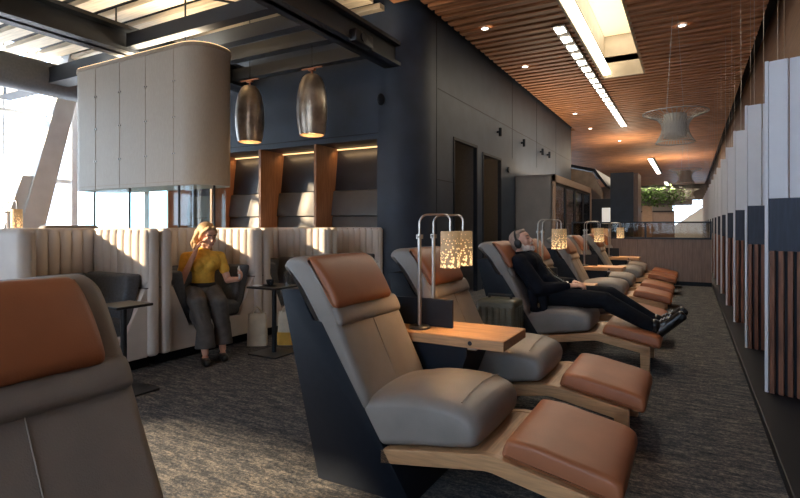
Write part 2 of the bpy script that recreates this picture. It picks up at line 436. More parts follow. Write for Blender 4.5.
m = MB(); m.box(-10.9, -6.95, 4.55, 4.85, 3.5, 3.75); m.build('trim_%d' % nb, beamm, kind='structure', smooth=0); nb += 1
# leaning pale column by the window
m = MB()
t = bmesh.new()
a = [(-10.75, 4.45), (-10.3, 4.45), (-10.3, 4.88), (-10.75, 4.88)]; b = [(-10.6, 5.22), (-10.3, 5.22), (-10.3, 5.54), (-10.6, 5.54)]
va = [t.verts.new((x, y, 0)) for x, y in a]; vb = [t.verts.new((x, y+.42, 4.72)) for x, y in b]
t.faces.new(va[::-1]); t.faces.new(vb)
for i in range(4): t.faces.new((va[i], va[(i+1) % 4], vb[(i+1) % 4], vb[i]))
m.merge(t); m.prism([(4.15, 0), (4.6, 0), (5.03, 2.1), (4.8, 2.1)], -10.7, -10.35, 'x'); m.build('trim_%d' % nb, conc, kind='structure', smooth=0); nb += 1

# ------------------------------------------------------------------ ceiling lights
def downlight(x, y, lab):
    t = thing('downlight', (x, y, 4.395), lab, 'ceiling light', 'downlights between the slats')
    MB().lathe([(.075, 0), (.075, -.012), (.055, -.014), (.05, 0)], (x, y, 4.395), 20).build('trim_ring', whitep, t)
    MB().cyl((x, y, 4.385), (x, y, 4.393), .052, 20).build('lens', spotm, t)
for (x, y, lab) in ((-2.89, 8.0, 'round downlight nearest the rounded dark corner'), (-2.88, 10.3, 'second round downlight along the dark wall'),
                    (-.11, 9.4, 'round downlight in the slats right of the light trough'), (-2.85, 15.3, 'round downlight near the end of the dark wall, left of the glowing dashes'),
                    (-2.85, 17.9, 'last small round downlight beside the dark wall end'), (-2.3, 21, 'small distant round downlight beyond the dark wall')):
    downlight(x, y, lab)
t = thing('trough_light', (-1.83, 13, 4.39), 'row of glowing dashes along the left edge of the light trough', 'ceiling light')
MB().box(-1.93, -1.73, 8.4, 18, 4.362, 4.378).build('housing', blackm, t, smooth=0)
y = 8.45
while y < 17.9:
    MB().box(-1.90, -1.835, y, y+.28, 4.348, 4.362).build('glowing_dash', led, t, smooth=0); MB().box(-1.82, -1.755, y+.02, y+.25, 4.348, 4.362).build('glowing_dash', led, t, smooth=0); y += .48
for (x, y0, y1, lab) in ((-1.6, 27, 35, 'longer slim glowing ceiling slot far down the hall'), (-1.5, 42, 45.5, 'shorter slim glowing ceiling slot at the hall end')):
    t = thing('slot_light', (x, (y0+y1)/2, 4.38), lab, 'ceiling light', 'slot lights at the far end')
    MB().box(x-.16, x+.16, y0, y1, 4.36, 4.378).build('housing', blackm, t, smooth=0)
    MB().box(x-.13, x+.06, y0+.05, y1-.05, 4.345, 4.36).build('diffuser', led, t, smooth=0)

def area(name, loc, rot, sx, sy, e, col, parent=None):
    l = bpy.data.lights.new(name, 'AREA'); l.shape = 'RECTANGLE'; l.size = sx; l.size_y = sy; l.energy = e; l.color = col
    o = bpy.data.objects.new(name, l); C.objects.link(o); o.location = loc; o.rotation_euler = rot
    return o
area('skylight_daylight', (-1.23, 8, 5.295), (0, 0, 0), .75, 7.8, 60, (1, .93, .82))
area('ceiling_fill_hood', (-6.5, 4.6, 3.52), (PI, 0, 0), 2.2, .4, 75, (1, .82, .58))  # added fill light, brightens the pale slats above the hood
area('ceiling_fill_beam', (-6.78, 4.5, 3.93), (PI, 0, 0), .25, 14, 60, (1, .84, .62))  # added light without a fitting, lifts the slats over the left beam
area('ceiling_fill_beam', (-3.82, 1.8, 3.91), (PI, 0, 0), .2, 9, 45, (1, .80, .56))  # same added fill along the beam by the core
area('ceiling_fill_cabinet', (-3.0, 13.9, 2.38), (PI, 0, 0), .5, 4.4, 60, (1, .80, .58))  # added above the cabinet only to brighten the timber ceiling
area('ceiling_fill_pillar', (-2.1, 20.4, 3.14), (PI, 0, 0), .5, .6, 60, (1, .80, .58))  # invented light over the pillar, brightens the far ceiling
area('ceiling_fill_planter', (-1.1, 27, 2.9), (PI, 0, 0), 2, .4, 120, (1, .82, .60))  # invented light over the planter, lifts the slats down the hall
area('far_trough_light', (-1.83, 13, 4.34), (0, 0, 0), .2, 9, 60, (1, .88, .68))
area('far_hall_lights', (-1.5, 31, 4.3), (0, 0, 0), 3, 20, 600, (1, .86, .66))

# ------------------------------------------------------------------ chandeliers of woven wire
def chandelier(x, y, zt, s, lab):
    t = thing('wire_chandelier', (x, y, zt-.43*s), lab, 'chandelier', 'trumpet chandeliers in a line')
    prof = [(.43, 0), (.36, -.03), (.24, -.08), (.185, -.15), (.17, -.22), (.185, -.30), (.225, -.38), (.255, -.43)]
    m = MB(); N = 38
    for i in range(N):
        a = 2*PI*i/N
        m.tube([(x+r*s*math.cos(a), y+r*s*math.sin(a), zt+z*s) for r, z in prof], .005*s, 4)
    m.build('wire_shade', meshw, t)
    for r, z in (prof[0], prof[3], prof[5], prof[-1]):
        m = MB(); m.tube([(x+r*s*math.cos(2*PI*i/40), y+r*s*math.sin(2*PI*i/40), zt+z*s) for i in range(41)], .008*s, 5)
        m.build('ring', meshw, t)
    MB().lathe([(.15*s, -.36*s), (.15*s, -.02*s)], (x, y, zt), 24).build('inner_diffuser', meshw, t)
    m = MB()
    for i in range(4):
        a = PI/4+PI/2*i; m.cyl((x+.17*s*math.cos(a), y+.17*s*math.sin(a), zt-.15*s), (x+.05*math.cos(a), y+.05*math.sin(a), 4.40), .0025, 6)
    m.build('suspension_wire', meshw, t)
chandelier(-.2, 9.0, 2.93, 1.05, 'large white wire chandelier, nearest of the trumpet chandeliers')
chandelier(-.15, 21, 3.2, 1.2, 'middle trumpet chandelier of white wire, farther down the hall')
chandelier(-.05, 34, 3.3, 1.2, 'farthest and smallest looking white wire chandelier')

# ------------------------------------------------------------------ screen of angled fins
def fin(k):
    y = 4.35+1.49*k; x = .45; sx = -.35
    lab = 'angled screen fin, white above, dark slats below, ' + ('nearest the camera at the right edge' if k == 0 else 'number %s from the right edge' % ['two', 'three', 'four', 'five', 'six', 'seven', 'eight', 'nine', 'ten', 'eleven', 'twelve', 'thirteen', 'fourteen', 'fifteen', 'sixteen'][k-1])
    t = thing('screen_fin', (x+.15, y-.05, .06), lab, 'screen fin', 'angled fins of the right hand screen')
    M = Matrix.Translation((x, y, 0)) @ Matrix.Rotation(sx, 4, 'Z')
    m = MB(); m.box(.022, .13, 0, .03, 1.39, 2.325, mtx=M); m.box(.138, .33, .012, .04, 1.39, 2.325, mtx=M); m.build('white_panel', white, t, smooth=0)
    MB().box(0, .02, -.004, .05, .06, 2.33, mtx=M).build('white_edge', white, t, smooth=0)
    MB().box(.022, .33, .0, .035, 1.03, 1.388, mtx=M).build('navy_panel', finnavy, t, smooth=0)
    m = MB()
    for j in range(6): m.box(.03+.051*j, .03+.051*j+.028, -.012, .02, .06, 1.03, mtx=M)
    m.build('timber_slats', walnut, t, smooth=0)
    MB().box(.022, .33, .021, .035, .06, 1.028, mtx=M).build('backing', black, t, smooth=0)
    m = MB()
    for dx in (.07, .3): m.cyl(M @ V((dx, .02, 2.32)), M @ V((dx, .02, 4.4)), .002, 6)
    m.build('suspension_cable', chrome, t)
for k in range(15): fin(k)
t = thing('screen_plinth', (.6, 14, 0), 'low black plinth running under the row of fins', 'plinth')
MB().box(.38, .85, 1.2, 27.5, 0, .06, .006).build('plinth_board', black, t, smooth=0)
t = thing('slatted_screen', (.86, 14, .06), 'long dark walnut slatted screen running behind the fins', 'screen')
m = MB(); y = 1.3; i = 0
while y < 27.3:
    m.box(.80, .84, y, y+.045, .06, 1.03); y += .09
m.build('slats', walnut, t, smooth=0)
MB().box(.845, .85, 1.25, 27.4, .06, 1.03).build('backing', black, t, smooth=0)
MB().box(.79, .86, 1.25, 27.4, 1.03, 1.40).build('top_band', finnavy, t, smooth=0)

# ------------------------------------------------------------------ loungers
LX = -1.0
def lounger(yn, label, first=[None]):
    if first[0]:
        o = copy_tree(first[0]); o.location = (LX, yn+.3, 0); o['label'] = label; return o
    y0, y1 = yn, yn+.6
    t = thing('reclining_lounger', (LX, yn+.3, 0), label, 'lounger', 'reclining loungers in the window row')
    MB().prism([(-1.545, 0), (-1.775, .885), (-1.665, .893), (-1.578, .75), (-1.527, .745), (-1.15, .165), (-1.04, 0)], y0, y1, 'y', bev=.004, seg=2).build('plinth', black, t)
    MB().loft([(-1.30, .345), (-1.265, .395), (-1.36, .595), (-1.445, .77), (-1.53, .93), (-1.585, 1.010), (-1.628, 1.038), (-1.68, 1.050), (-1.745, 1.036), (-1.772, .995), (-1.725, .945), (-1.66, .875), (-1.575, .742), (-1.49, .61), (-1.40, .44)],
              y0+.004, y1-.004, e=.035, r=.03).build('backrest', grey, t, smooth=60)
    MB().loft([(-1.50, .80), (-1.462, .822), (-1.437, .80), (-1.415, .752), (-1.425, .73), (-1.46, .735)], y0+.012, y1-.012, e=.03, r=.018).build('lumbar_roll', grey, t, smooth=60)
    MB().tube([(-1.264, y0+.3, .40), (-1.3585, y0+.3, .595), (-1.43, y0+.3, .745)], .0022, 6).build('seam', grey, t)
    # head cushion
    MB().loft([(-1.632, 1.042), (-1.595, 1.046), (-1.545, 1.008), (-1.482, .925), (-1.440, .845), (-1.445, .812), (-1.48, .816), (-1.535, .89), (-1.60, .99)],
              y0+.010, y1-.080, e=.03, r=.022, crown=lambda p, u: (.008*(1-u*u), .004*(1-u*u))).build('head_cushion', orange, t, smooth=60)
    # seat cushion
    pr = [(-1.30, .205), (-1.05, .243), (-.80, .283), (-.760, .305), (-.748, .36), (-.775, .412), (-.85, .442), (-.96, .452), (-1.10, .445), (-1.20, .425), (-1.30, .395), (-1.325, .30)]
    cr = lambda p, u: (.014*(1-u*u) if p.x > -.8 else 0, .035*(1-u*u) if p.y > .40 else (.035*(1-u*u)*max(0, (p.y-.30)/.10) if p.y > .30 else 0))
    MB().loft(pr, y0+.005, y1-.005, e=.06, r=.035, crown=cr).build('seat_cushion', grey, t, smooth=60)
    s = MB(); s.tube([(-.835, y0+.3+.24*k/8, .447+.035*(1-(.8*k/8)**2)) for k in range(-8, 9)], .0022, 6)
    s.build('seam', grey, t)
    # timber deck and frame
    top = [(-1.2, .213), (-.72, .288), (-.68, .288), (-.285, .213)]
    bot = [(-.30, .148), (-.69, .222), (-.72, .222), (-1.2, .147)]
    MB().prism(top+bot, y0, y0+.045, 'y', bev=.004, seg=1).build('side_rail', oak, t)
    MB().prism(top+bot, y1-.045, y1, 'y', bev=.004, seg=1).build('side_rail', oak, t)
    MB().prism([(-1.2, .211), (-.72, .286), (-.68, .286), (-.285, .211), (-.29, .185), (-.69, .26), (-.72, .26), (-1.2, .185)], y0+.045, y1-.045, 'y').build('deck', oakd, t, smooth=0)
    for a, b in ((y0, y0+.045), (y1-.045, y1)):
        MB().prism([(-.285, 0), (-.285, .212), (-.36, .205), (-.355, 0)], a, b, 'y', bev=.004, seg=1).build('leg', oak, t, smooth=0)
    MB().loft([(-.645, .283), (-.642, .335), (-.62, .362), (-.52, .358), (-.42, .338), (-.32, .318), (-.24, .298), (-.208, .272), (-.205, .222), (-.225, .202), (-.43, .243)],
              y0+.010, y1-.010, e=.03, r=.022).build('leg_cushion', orange, t, smooth=60)
    first[0] = t
    return t

P = 2.71
LL = [(1.97, 'nearest full lounger in the middle, black side panel and tan leg cushion'),
      (3.02, 'empty grey lounger just behind the oak table with the two arched lamps'),
      (4.68, 'lounger under the sleeping man in a dark suit'),
      (5.73, 'empty lounger right behind the sleeping man, its tan head cushion beside his face'),
      (7.39, 'empty lounger behind the second lamp pair, beyond the man'),
      (8.44, 'lounger on the far side of the third oak table'),
      (10.10, 'lounger in front of the fourth oak table, second from the wood partition'),
      (11.15, 'last lounger of the row, against the wood partition'),
      (.365, 'cropped lounger back with wide tan head cushion at the lower left corner')]
LO = [lounger(y, l) for y, l in LL]

# ------------------------------------------------------------------ shared tables and their lamps
def shared_table(y, label, first=[None]):
    if first[0]:
        o = copy_tree(first[0]); o.location = (-1.2, y+.2, 0); o['label'] = label; return o
    t = thing('shared_table', (-1.2, y+.2, 0), label, 'table', 'oak tables between the loungers')
    MB().box(-1.53, -.835, y, y+.41, .55, .605, .004, 1).build('table_board', oak, t, smooth=0)
    MB().prism([(-1.72, .0), (-1.80, .73), (-1.62, .73), (-1.53, .55), (-1.05, .55), (-1.05, .50), (-1.25, .0)], y+.03, y+.38, 'y').build('support', black, t, smooth=0)
    MB().box(-1.66, -1.205, y+.196, y+.214, .605, .768, .002, 1).build('privacy_panel', black, t, smooth=0)
    m = MB(); m.cyl((-1.02, y-.002, .577), (-1.02, y+.01, .577), .012, 16); m.build('button', blackm, t)
    m = MB(); m.box(-1.16, -1.0, y+.04, y+.37, .53, .55, .004); m.build('bracket', chrome, t)
    first[0] = t
    return t
def table_lamp(x, y, z0, label, first=[None]):
    if first[0]:
        o = copy_tree(first[0]); o.location = (x, y, z0); o['label'] = label; return o
    t = thing('arched_lamp', (x, y, z0), label, 'lamp', 'arched lamps on the oak tables')
    MB().lathe([(.001, 0), (.062, 0), (.062, .01), (.055, .016), (.001, .018)], (x, y, z0), 28).build('base', blackm, t)
    MB().cyl((x, y, z0+.016), (x, y, z0+.52), .0115, 14).build('lower_pole', chrome, t)
    m = MB(); m.cyl((x, y, z0+.52), (x, y, z0+.545), .021, 16); m.cyl((x, y-.03, z0+.532), (x, y+.03, z0+.532), .008, 10); m.build('collar', chrome, t)
    pts = [(x, y, z0+.54), (x, y, z0+.61)] + [(x+.05-.05*math.cos(a), y, z0+.61+.05*math.sin(a)) for a in [PI/2*i/6 for i in range(1, 7)]]
    pts += [(x+.155+.04*math.sin(a), y, z0+.62+.04*math.cos(a)) for a in [PI/2*i/6 for i in range(0, 7)]] + [(x+.195, y, z0+.56)]
    curve_tube(pts, .0062, 8).build('arched_pole', chrome, t)
    s = MB().lathe([(.012, .565), (.053, .565), (.055, .56), (.0555, .36), (.0525, .36), (.052, .555), (.012, .56)], (x+.195, y, z0), 32).build('lamp_shade', shadem, t)
    MB().ell((x+.195, y, z0+.47), .022, n=12).build('bulb', emis('bulb_warm', (1, .68, .35), 12), t)
    l = bpy.data.lights.new('lamp_glow', 'POINT'); l.energy = 5.0; l.color = (1, .62, .28); l.shadow_soft_size = .03
    lo = bpy.data.objects.new('lamp_glow', l); C.objects.link(lo); lo.parent = t; lo.location = (.195, 0, .40)
    first[0] = t
    return t
TL = ['oak table with black privacy panel nearest the camera, behind the first full lounger', 'oak table beyond the sleeping man, between him and the next lounger',
      'third oak table, seen as a thin board past the third pair of loungers', 'farthest oak table before the wood partition']
NL = [('arched lamp with pierced shade on the near half of the nearest oak table', 'arched lamp standing behind the black privacy panel of the nearest oak table'),
      ('pierced shade lamp beyond the sleeping man, the nearer of its pair', 'pierced shade lamp beyond the sleeping man, the farther of its pair'),
      ('small glowing lamp on the third oak table, left of the wood partition', 'farther glowing lamp on the third oak table'),
      ('tiny glowing lamp on the farthest table in front of the partition glass', 'most distant tiny glowing lamp by the partition')]
for i in range(4):
    yt = 2.59+P*i
    shared_table(yt, TL[i])
    table_lamp(-1.378, yt+.115, .605, NL[i][0]); table_lamp(-1.378, yt+.305, .605, NL[i][1])

# suitcase between the second and third lounger
t = thing('suitcase', (-1.36, 4.25, 0), 'olive ribbed cabin suitcase standing beside the sleeping man lounger', 'suitcase')
m = MB(); m.box(-1.57, -1.24, 4.12, 4.40, .05, .59, .035, 3)
m.build('shell', olive, t)
m = MB()
for k in range(6): m.box(-1.545+.052*k, -1.52+.052*k, 4.112, 4.12, .1, .53, .003, 1)
for k in range(4): m.box(-1.24, -1.234, 4.16+.058*k, 4.185+.058*k, .1, .53, .002, 1)
m.build('ribs', olive, t)
m = MB(); m.tube([(-1.50, 4.26, .585), (-1.50, 4.26, .615), (-1.31, 4.26, .615), (-1.31, 4.26, .585)], .012, 8); m.build('carry_handle', rubber, t)
for sx in (-1.52, -1.29):
    for sy in (4.17, 4.35):
        MB().cyl((sx-.012, sy, .026), (sx+.012, sy, .026), .026, 14).build('wheel', rubber, t)

# ------------------------------------------------------------------ booths
def channel(rx, ry, z0, z1):
    tt = bmesh.new(); rings = []
    for z, f in ((z0, .55), (z0+.02, .95), (z0+.05, 1), (z1-.05, 1), (z1-.015, .85), (z1, .5)):
        rings.append([tt.verts.new((rx*f*math.cos(2*PI*i/16), ry*f*math.sin(2*PI*i/16), z)) for i in range(16)])
    for a, b in zip(rings, rings[1:]):
        for i in range(16): tt.faces.new((a[i], a[(i+1) % 16], b[(i+1) % 16], b[i]))
    tt.faces.new(rings[0][::-1]); tt.faces.new(rings[-1]); return tt
def booth(y0, y1, label):
    yc = (y0+y1)/2
    t = thing('booth_seat', (-4.35, yc, 0), label, 'booth', 'cream booths along the aisle')
    m = MB()
    m.box(-4.87, -4.74, y0, y1, .1, 1.18, .035, 3)
    for a, b in ((y0, y0+.105), (y1-.105, y1)): m.box(-4.8, -3.93, a, b, .1, 1.18, .04, 4)
    m.build('shell', cream, t)
    m = MB()
    W = y1-y0-.21; n = 9
    def chan(x, y, rx, ry): m.merge(channel(rx, ry, .705, 1.168), Matrix.Translation((x, y, 0)))
    for k in range(n): chan(-4.745, y0+.105+W*(k+.5)/n, .035, W/n/2*1.03)
    for k in range(7):
        for yy, sg in ((y0+.105, 1), (y1-.105, -1)): chan(-4.635+.105*k, yy-sg*.008, .0545, .034)
    m.build('channel_tufting', cream, t)
    m = MB()
    for a, b in ((y0-.0005, y0+.125), (y1-.125, y1+.0005)): m.box(-4.74, -3.955, a, b, .672, .682)
    m.build('seam_line', mat('seam_dark', (.2, .17, .15), .8) if 'seam_dark' not in MATS else MATS['seam_dark'], t, smooth=0)
    m = MB()
    m.prism([(y0+.1, .1), (y1-.1, .1), (y1-.1, .67), (y1-.13, .67), (y1-.30, .30), (y0+.30, .30), (y0+.13, .67), (y0+.1, .67)], -4.72, -3.965, 'x', bev=.006, seg=1)
    m.build('base_panel', cream, t)
    MB().box(-4.8, -4.06, y0+.02, y1-.02, 0, .1).build('plinth', black, t, smooth=0)
    m = MB(); m.box(-4.70, -3.985, y0+.26, y1-.26, .305, .46, .05, 4); m.build('seat_cushion', slate, t)
    for sgn, ya in ((1, y0), (-1, y1)):
        pl = [(ya+sgn*.125, .80), (ya+sgn*.25, .80), (ya+sgn*.33, .44), (ya+sgn*.295, .33), (ya+sgn*.22, .42)]
        MB().prism(pl, -4.62, -3.99, 'x', bev=.03, seg=3).build('arm_bolster', slate, t)
    m = MB(); m.box(-4.71, -4.58, y0+.2, y1-.2, .45, .79, .05, 4); m.build('back_cushion', slate, t)
    return t
booth(1.80, 2.875, 'cream channelled booth at the left, empty with slate bolsters, behind the cropped lounger')
booth(2.89, 4.095, 'cream channelled booth where the woman in yellow sits')
booth(4.11, 5.31, 'empty cream booth directly behind the nearest full lounger back')
booth(5.325, 6.555, 'last cream booth, touching the dark niche wall')

def pedestal(x, y, label, s=.36):
    t = thing('pedestal_table', (x, y, 0), label, 'table', 'small dark tables at the booths')
    MB().box(x-s/2, x+s/2, y-s/2, y+s/2, .62, .64, .006, 2).build('table_top', blackm, t, smooth=0)
    MB().cyl((x, y, .015), (x, y, .62), .022, 16).build('post', blackm, t)
    MB().box(x-.17, x+.17, y-.17, y+.17, 0, .015, .005, 2).build('base_plate', blackm, t, smooth=0)
    return t
pedestal(-3.56, 2.30, 'small dark table in front of the empty booth at the left', .28)
pedestal(-3.42, 3.70, 'small dark pedestal table beside the woman in yellow, glass on top')
# things on it
o = MB().lathe([(.030, 0), (.036, .13), (.033, .13), (.027, .006), (.0, .006)], (-3.31, 3.76, .64), 24).build('tumbler', glasst, origin=(-3.31, 3.76, .64)); tag(o, 'clear tumbler on the small table beside the woman', 'glass')
t = thing('coffee_cup', (-3.43, 3.66, .64), 'dark coffee cup on its saucer in the middle of the small table', 'cup')
MB().lathe([(.001, 0), (.05, .002), (.07, .012), (.066, .012), (.001, .006)], (-3.43, 3.66, .64), 24).build('saucer', blackm, t)
MB().lathe([(.022, .006), (.036, .03), (.04, .058), (.036, .058), (.02, .012)], (-3.43, 3.66, .64), 24).build('bowl', blackm, t)
MB().tube([(-3.40, 3.63, .685), (-3.375, 3.61, .68), (-3.38, 3.615, .66), (-3.405, 3.635, .655)], .004, 6).build('handle', blackm, t)
o = MB().box(-3.56, -3.49, 3.56, 3.62, .64, .65, .003, 1).build('folded_napkin', whitep, origin=(-3.53, 3.59, .64)); tag(o, 'folded white napkin at the left edge of the small table', 'napkin')
# bags on the carpet
def tote(x, y, w, d, h, mm, label, name, rz, tri=None):
    t = thing(name, (x, y, 0), label, 'bag')
    M = Matrix.Translation((x, y, 0)) @ Matrix.Rotation(rz, 4, 'Z')
    b = MB(); tt = bmesh.new()
    lv = [(0, 1, 1), (.35, .98, 1.1), (.75, .92, .95), (1, .88, .35)]
    rings = []
    for (f, sw, sd) in lv:
        ring = []
        for i in range(20):
            a = 2*PI*i/20; ca, sa = math.cos(a), math.sin(a)
            ring.append(tt.verts.new((w/2*sw*math.copysign(abs(ca)**.5, ca), d/2*sd*math.copysign(abs(sa)**.5, sa), h*f+.004)))
        rings.append(ring)
    for p, q in zip(rings, rings[1:]):
        for i in range(20): tt.faces.new((p[i], p[(i+1) % 20], q[(i+1) % 20], q[i]))
    tt.faces.new(rings[0][::-1]); tt.faces.new(rings[-1])
    b.merge(tt, M); b.build('bag_body', mm, t, smooth=60)
    h1 = MB(); h1.tube([M @ V((-w*.25+w*.5*i/8, -.02, h+.07*math.sin(PI*i/8))) for i in range(9)], .009, 8); h1.build('handle', mm, t)
    if tri:
        c = MB(); tt = bmesh.new(); rr = []
        for f in (0, .33):
            rr.append([tt.verts.new((w/2*1.02*math.copysign(abs(math.cos(2*PI*i/20))**.5, math.cos(2*PI*i/20)), d/2*(1.04+.1*f/.35)*math.copysign(abs(math.sin(2*PI*i/20))**.5, math.sin(2*PI*i/20)), h*f+.006+.02*(1 if f else 0))) for i in range(20)])
        for i in range(20): tt.faces.new((rr[0][i], rr[0][(i+1) % 20], rr[1][(i+1) % 20], rr[1][i]))
        c.merge(tt, M); c.build('lower_panel', tri, t, smooth=60, label='yellow lower panel')
    return t
tote(-3.79, 3.86, .20, .10, .32, canvas, 'cream canvas tote bag standing on the carpet under the small table', 'tote_bag', .6)
tote(-3.565, 4.04, .18, .11, .33, canvas, 'pale carrier bag with yellow lower half behind the table post', 'carrier_bag', .5, yel2)

# ------------------------------------------------------------------ hood over the glass hearth
HX0, HX1, HY0, HY1, HZ0, HZ1 = -7.92, -5.15, 4.27, 4.94, 1.71, 3.44
t = thing('hearth_hood', (-6.5, 4.6, 0), 'large hanging metal mesh hood with rounded corners over a glass enclosure', 'hood')
def rrect(x0, x1, y0, y1, r, n=10):
    p = []
    for cx, cy, a0 in ((x1-r, y0+r, -PI/2), (x1-r, y1-r, 0), (x0+r, y1-r, PI/2), (x0+r, y0+r, PI)):
        for i in range(n+1):
            a = a0+PI/2*i/n; p.append((cx+r*math.cos(a), cy+r*math.sin(a)))
    return p
m = MB(); pr = rrect(HX0, HX1, HY0, HY1, .31); m.prism(pr, HZ0, HZ1, 'z'); m.build('mesh_skin', hoodm, t, smooth=50)
def ringwall(p0, p1, z0, z1):
    tt = bmesh.new(); n = len(p0)
    A = [[tt.verts.new((x, y, z)) for x, y in p] for p, z in ((p0, z0), (p0, z1), (p1, z1), (p1, z0))]
    for q in range(4):
        for i in range(n): tt.faces.new((A[q][i], A[q][(i+1) % n], A[(q+1) % 4][(i+1) % n], A[(q+1) % 4][i]))
    bmesh.ops.recalc_face_normals(tt, faces=tt.faces[:]); return tt
m = MB(); m.merge(ringwall(rrect(HX0-.012, HX1+.012, HY0-.012, HY1+.012, .32), pr, HZ1-.035, HZ1+.012)); m.build('top_rim', hoodrim, t)
m = MB(); m.merge(ringwall(rrect(HX0-.006, HX1+.006, HY0-.006, HY1+.006, .316), pr, HZ1+.012, HZ1+.022)); m.build('rim_light', ledrim, t)
for k in range(4):
    for z in (2.1, 2.55, 3.0):
        x = -7.25+.55*k
        for dx in (-.02, .02): MB().cyl((x+dx, HY0+.002, z), (x+dx, HY0-.012, z), .011, 8).build('stud', chrome, t)
m = MB()
for k in range(4): m.box(-7.255+.55*k, -7.247+.55*k, HY0-.003, HY0, HZ0, HZ1-.04)
m.box(HX0+.31, HX1-.31, HY0-.003, HY0, 1.75, 1.757); m.build('panel_joint', hoodrim, t, smooth=0)
m = MB()
g = rrect(HX0+.12, HX1-.06, HY0+.08, HY1-.08, .2, 6)
m.merge(ringwall(g, rrect(HX0+.13, HX1-.07, HY0+.09, HY1-.09, .19, 6), .45, HZ0)); m.build('glass_wall', glassg, t)
m = MB(); m.prism(rrect(HX0+.1, HX1-.05, HY0+.06, HY1-.06, .2), 0, .45, 'z'); m.build('hearth_base', black, t)
m = MB()
for (x, y) in ((HX1-.07, HY0+.3), (-5.6, HY0+.08), (HX0+.14, HY0+.3), (-6.6, HY0+.08)): m.cyl((x, y, .45), (x, y, HZ0), .014, 8)
m.build('glass_post', blackm, t)
m = MB()
for x in (-7.3, -5.8): m.cyl((x, 4.6, HZ1), (x, 4.6, 4.4), .012, 10)
m.build('hanger_rod', blackm, t)

# bench and lamp by the window
t = thing('window_bench', (-6.5, 3.2, 0), 'low grey bench back seen above the left booth by the window', 'bench')
m = MB(); m.box(-6.62, -6.42, 3.2, 3.86, .1, 1.21, .06, 4); m.build('backrest', grey, t)
m = MB(); m.box(-7.2, -6.6, 3.22, 3.84, .2, .45, .05, 3); m.build('seat', slate, t)
m = MB(); m.box(-7.1, -6.45, 3.25, 3.8, 0, .2); m.build('plinth', black, t, smooth=0)
t = thing('window_table', (-6.6, 2.93, 0), 'tall side table behind the left booth, carrying a lamp', 'table')
MB().box(-6.8, -6.35, 2.72, 3.12, .79, .82, .006).build('table_top', oak, t)
MB().cyl((-6.6, 2.93, 0), (-6.6, 2.93, .80), .03, 12).build('post', blackm, t)
tl = table_lamp(-6.68, 2.95, .82, 'small glowing lamp behind the booth at the far left edge')

# ------------------------------------------------------------------ pendants
def pendant(x, y, z0, h, label):
    t = thing('pendant_lamp', (x, y, z0), label, 'pendant lamp', 'smoked pendants before the niches')
    prof = [(.165, 0), (.182, .10*h), (.200, .28*h), (.205, .45*h), (.195, .65*h), (.165, .84*h), (.125, .95*h), (.085, h), (.07, h)]
    inner = [(r-.008, z) for r, z in prof[:-1]][::-1]
    MB().lathe(prof+[(.06, h-.01)]+inner+[(.165, 0)], (x, y, z0), 40).build('shade', bronze, t)
    MB().lathe([(.001, .05), (.155, .05)], (x, y, z0), 32).build('diffuser', glowm, t)
    MB().cyl((x, y, z0+h-.02), (x, y, z0+h+.09), .014, 12).build('stem', copper, t)
    m = MB(); m.box(x-.17, x+.17, y-.012, y+.012, z0+h+.085, z0+h+.10); m.box(x-.05, x+.05, y-.02, y+.02, z0+h+.06, z0+h+.085); m.build('cross_bar', copper, t, smooth=0)
    MB().cyl((x, y, z0+h+.1), (x, y, 3.9 if y > 6 else 4.45), .006, 8).build('cable', blackm, t)
    l = bpy.data.lights.new('pendant_bulb', 'POINT'); l.energy = 3; l.color = (1, .6, .3); l.shadow_soft_size = .05
    lo = bpy.data.objects.new('pendant_bulb', l); C.objects.link(lo); lo.parent = t; lo.location = (0, 0, .0)
pendant(-4.4, 5.48, 2.41, .80, 'larger smoked bronze bell pendant on the right, copper bar on top')
pendant(-5.54, 5.49, 2.41, .80, 'darker smoked bronze bell pendant on the left, beside the hood')

# fittings on beam and walls
t = thing('projector_spot', (-3.8, 5.6, 3.53), 'black boxy spotlight fixed under the dark ceiling beam', 'spotlight')
MB().box(-3.72, -3.60, 5.35, 5.75, 3.50, 3.66, .02, 2).build('housing', blackm, t)
MB().cyl((-3.60, 5.5, 3.58), (-3.58, 5.5, 3.58), .06, 20).build('lens', black, t)
t = thing('wall_speaker', (-3.99, 6.6, 3.07), 'small black oval speaker on the dark wall above the last niche', 'speaker')
MB().ell((-3.99, YN-.03, 3.07), (.06, .06, .09), n=20).build('housing', black, t)
MB().cyl((-3.99, YN-.05, 3.07), (-3.99, YN+.02, 3.07), .03, 12).build('bracket', blackm, t)
for i, (y, z) in enumerate(((10.26, 3.12), (12.0, 3.14), (13.75, 3.15), (14.5, 3.16))):
    t = thing('wall_spot', (XC, y, z), ['small black spot high on the dark wall, nearest the second doorway', 'second small black wall spot past the doorways', 'third small black wall spot, left of a close pair', 'farthest small black wall spot near the end of the dark wall'][i], 'spotlight', 'spots on the dark wall')
    MB().cyl((XC+.07, y, z-.09), (XC+.07, y, z+.08), .032, 16).build('can', black, t)
    MB().box(XC, XC+.07, y-.02, y+.02, z-.02, z+.02).build('arm', black, t, smooth=0)
o = MB().cyl((XC-.01, 11.0, 2.42), (XC+.03, 11.0, 2.42), .06, 16).build('door_sensor', black, origin=(XC, 11.0, 2.42)); tag(o, 'small black sensor on the dark wall right of the second doorway', 'sensor')

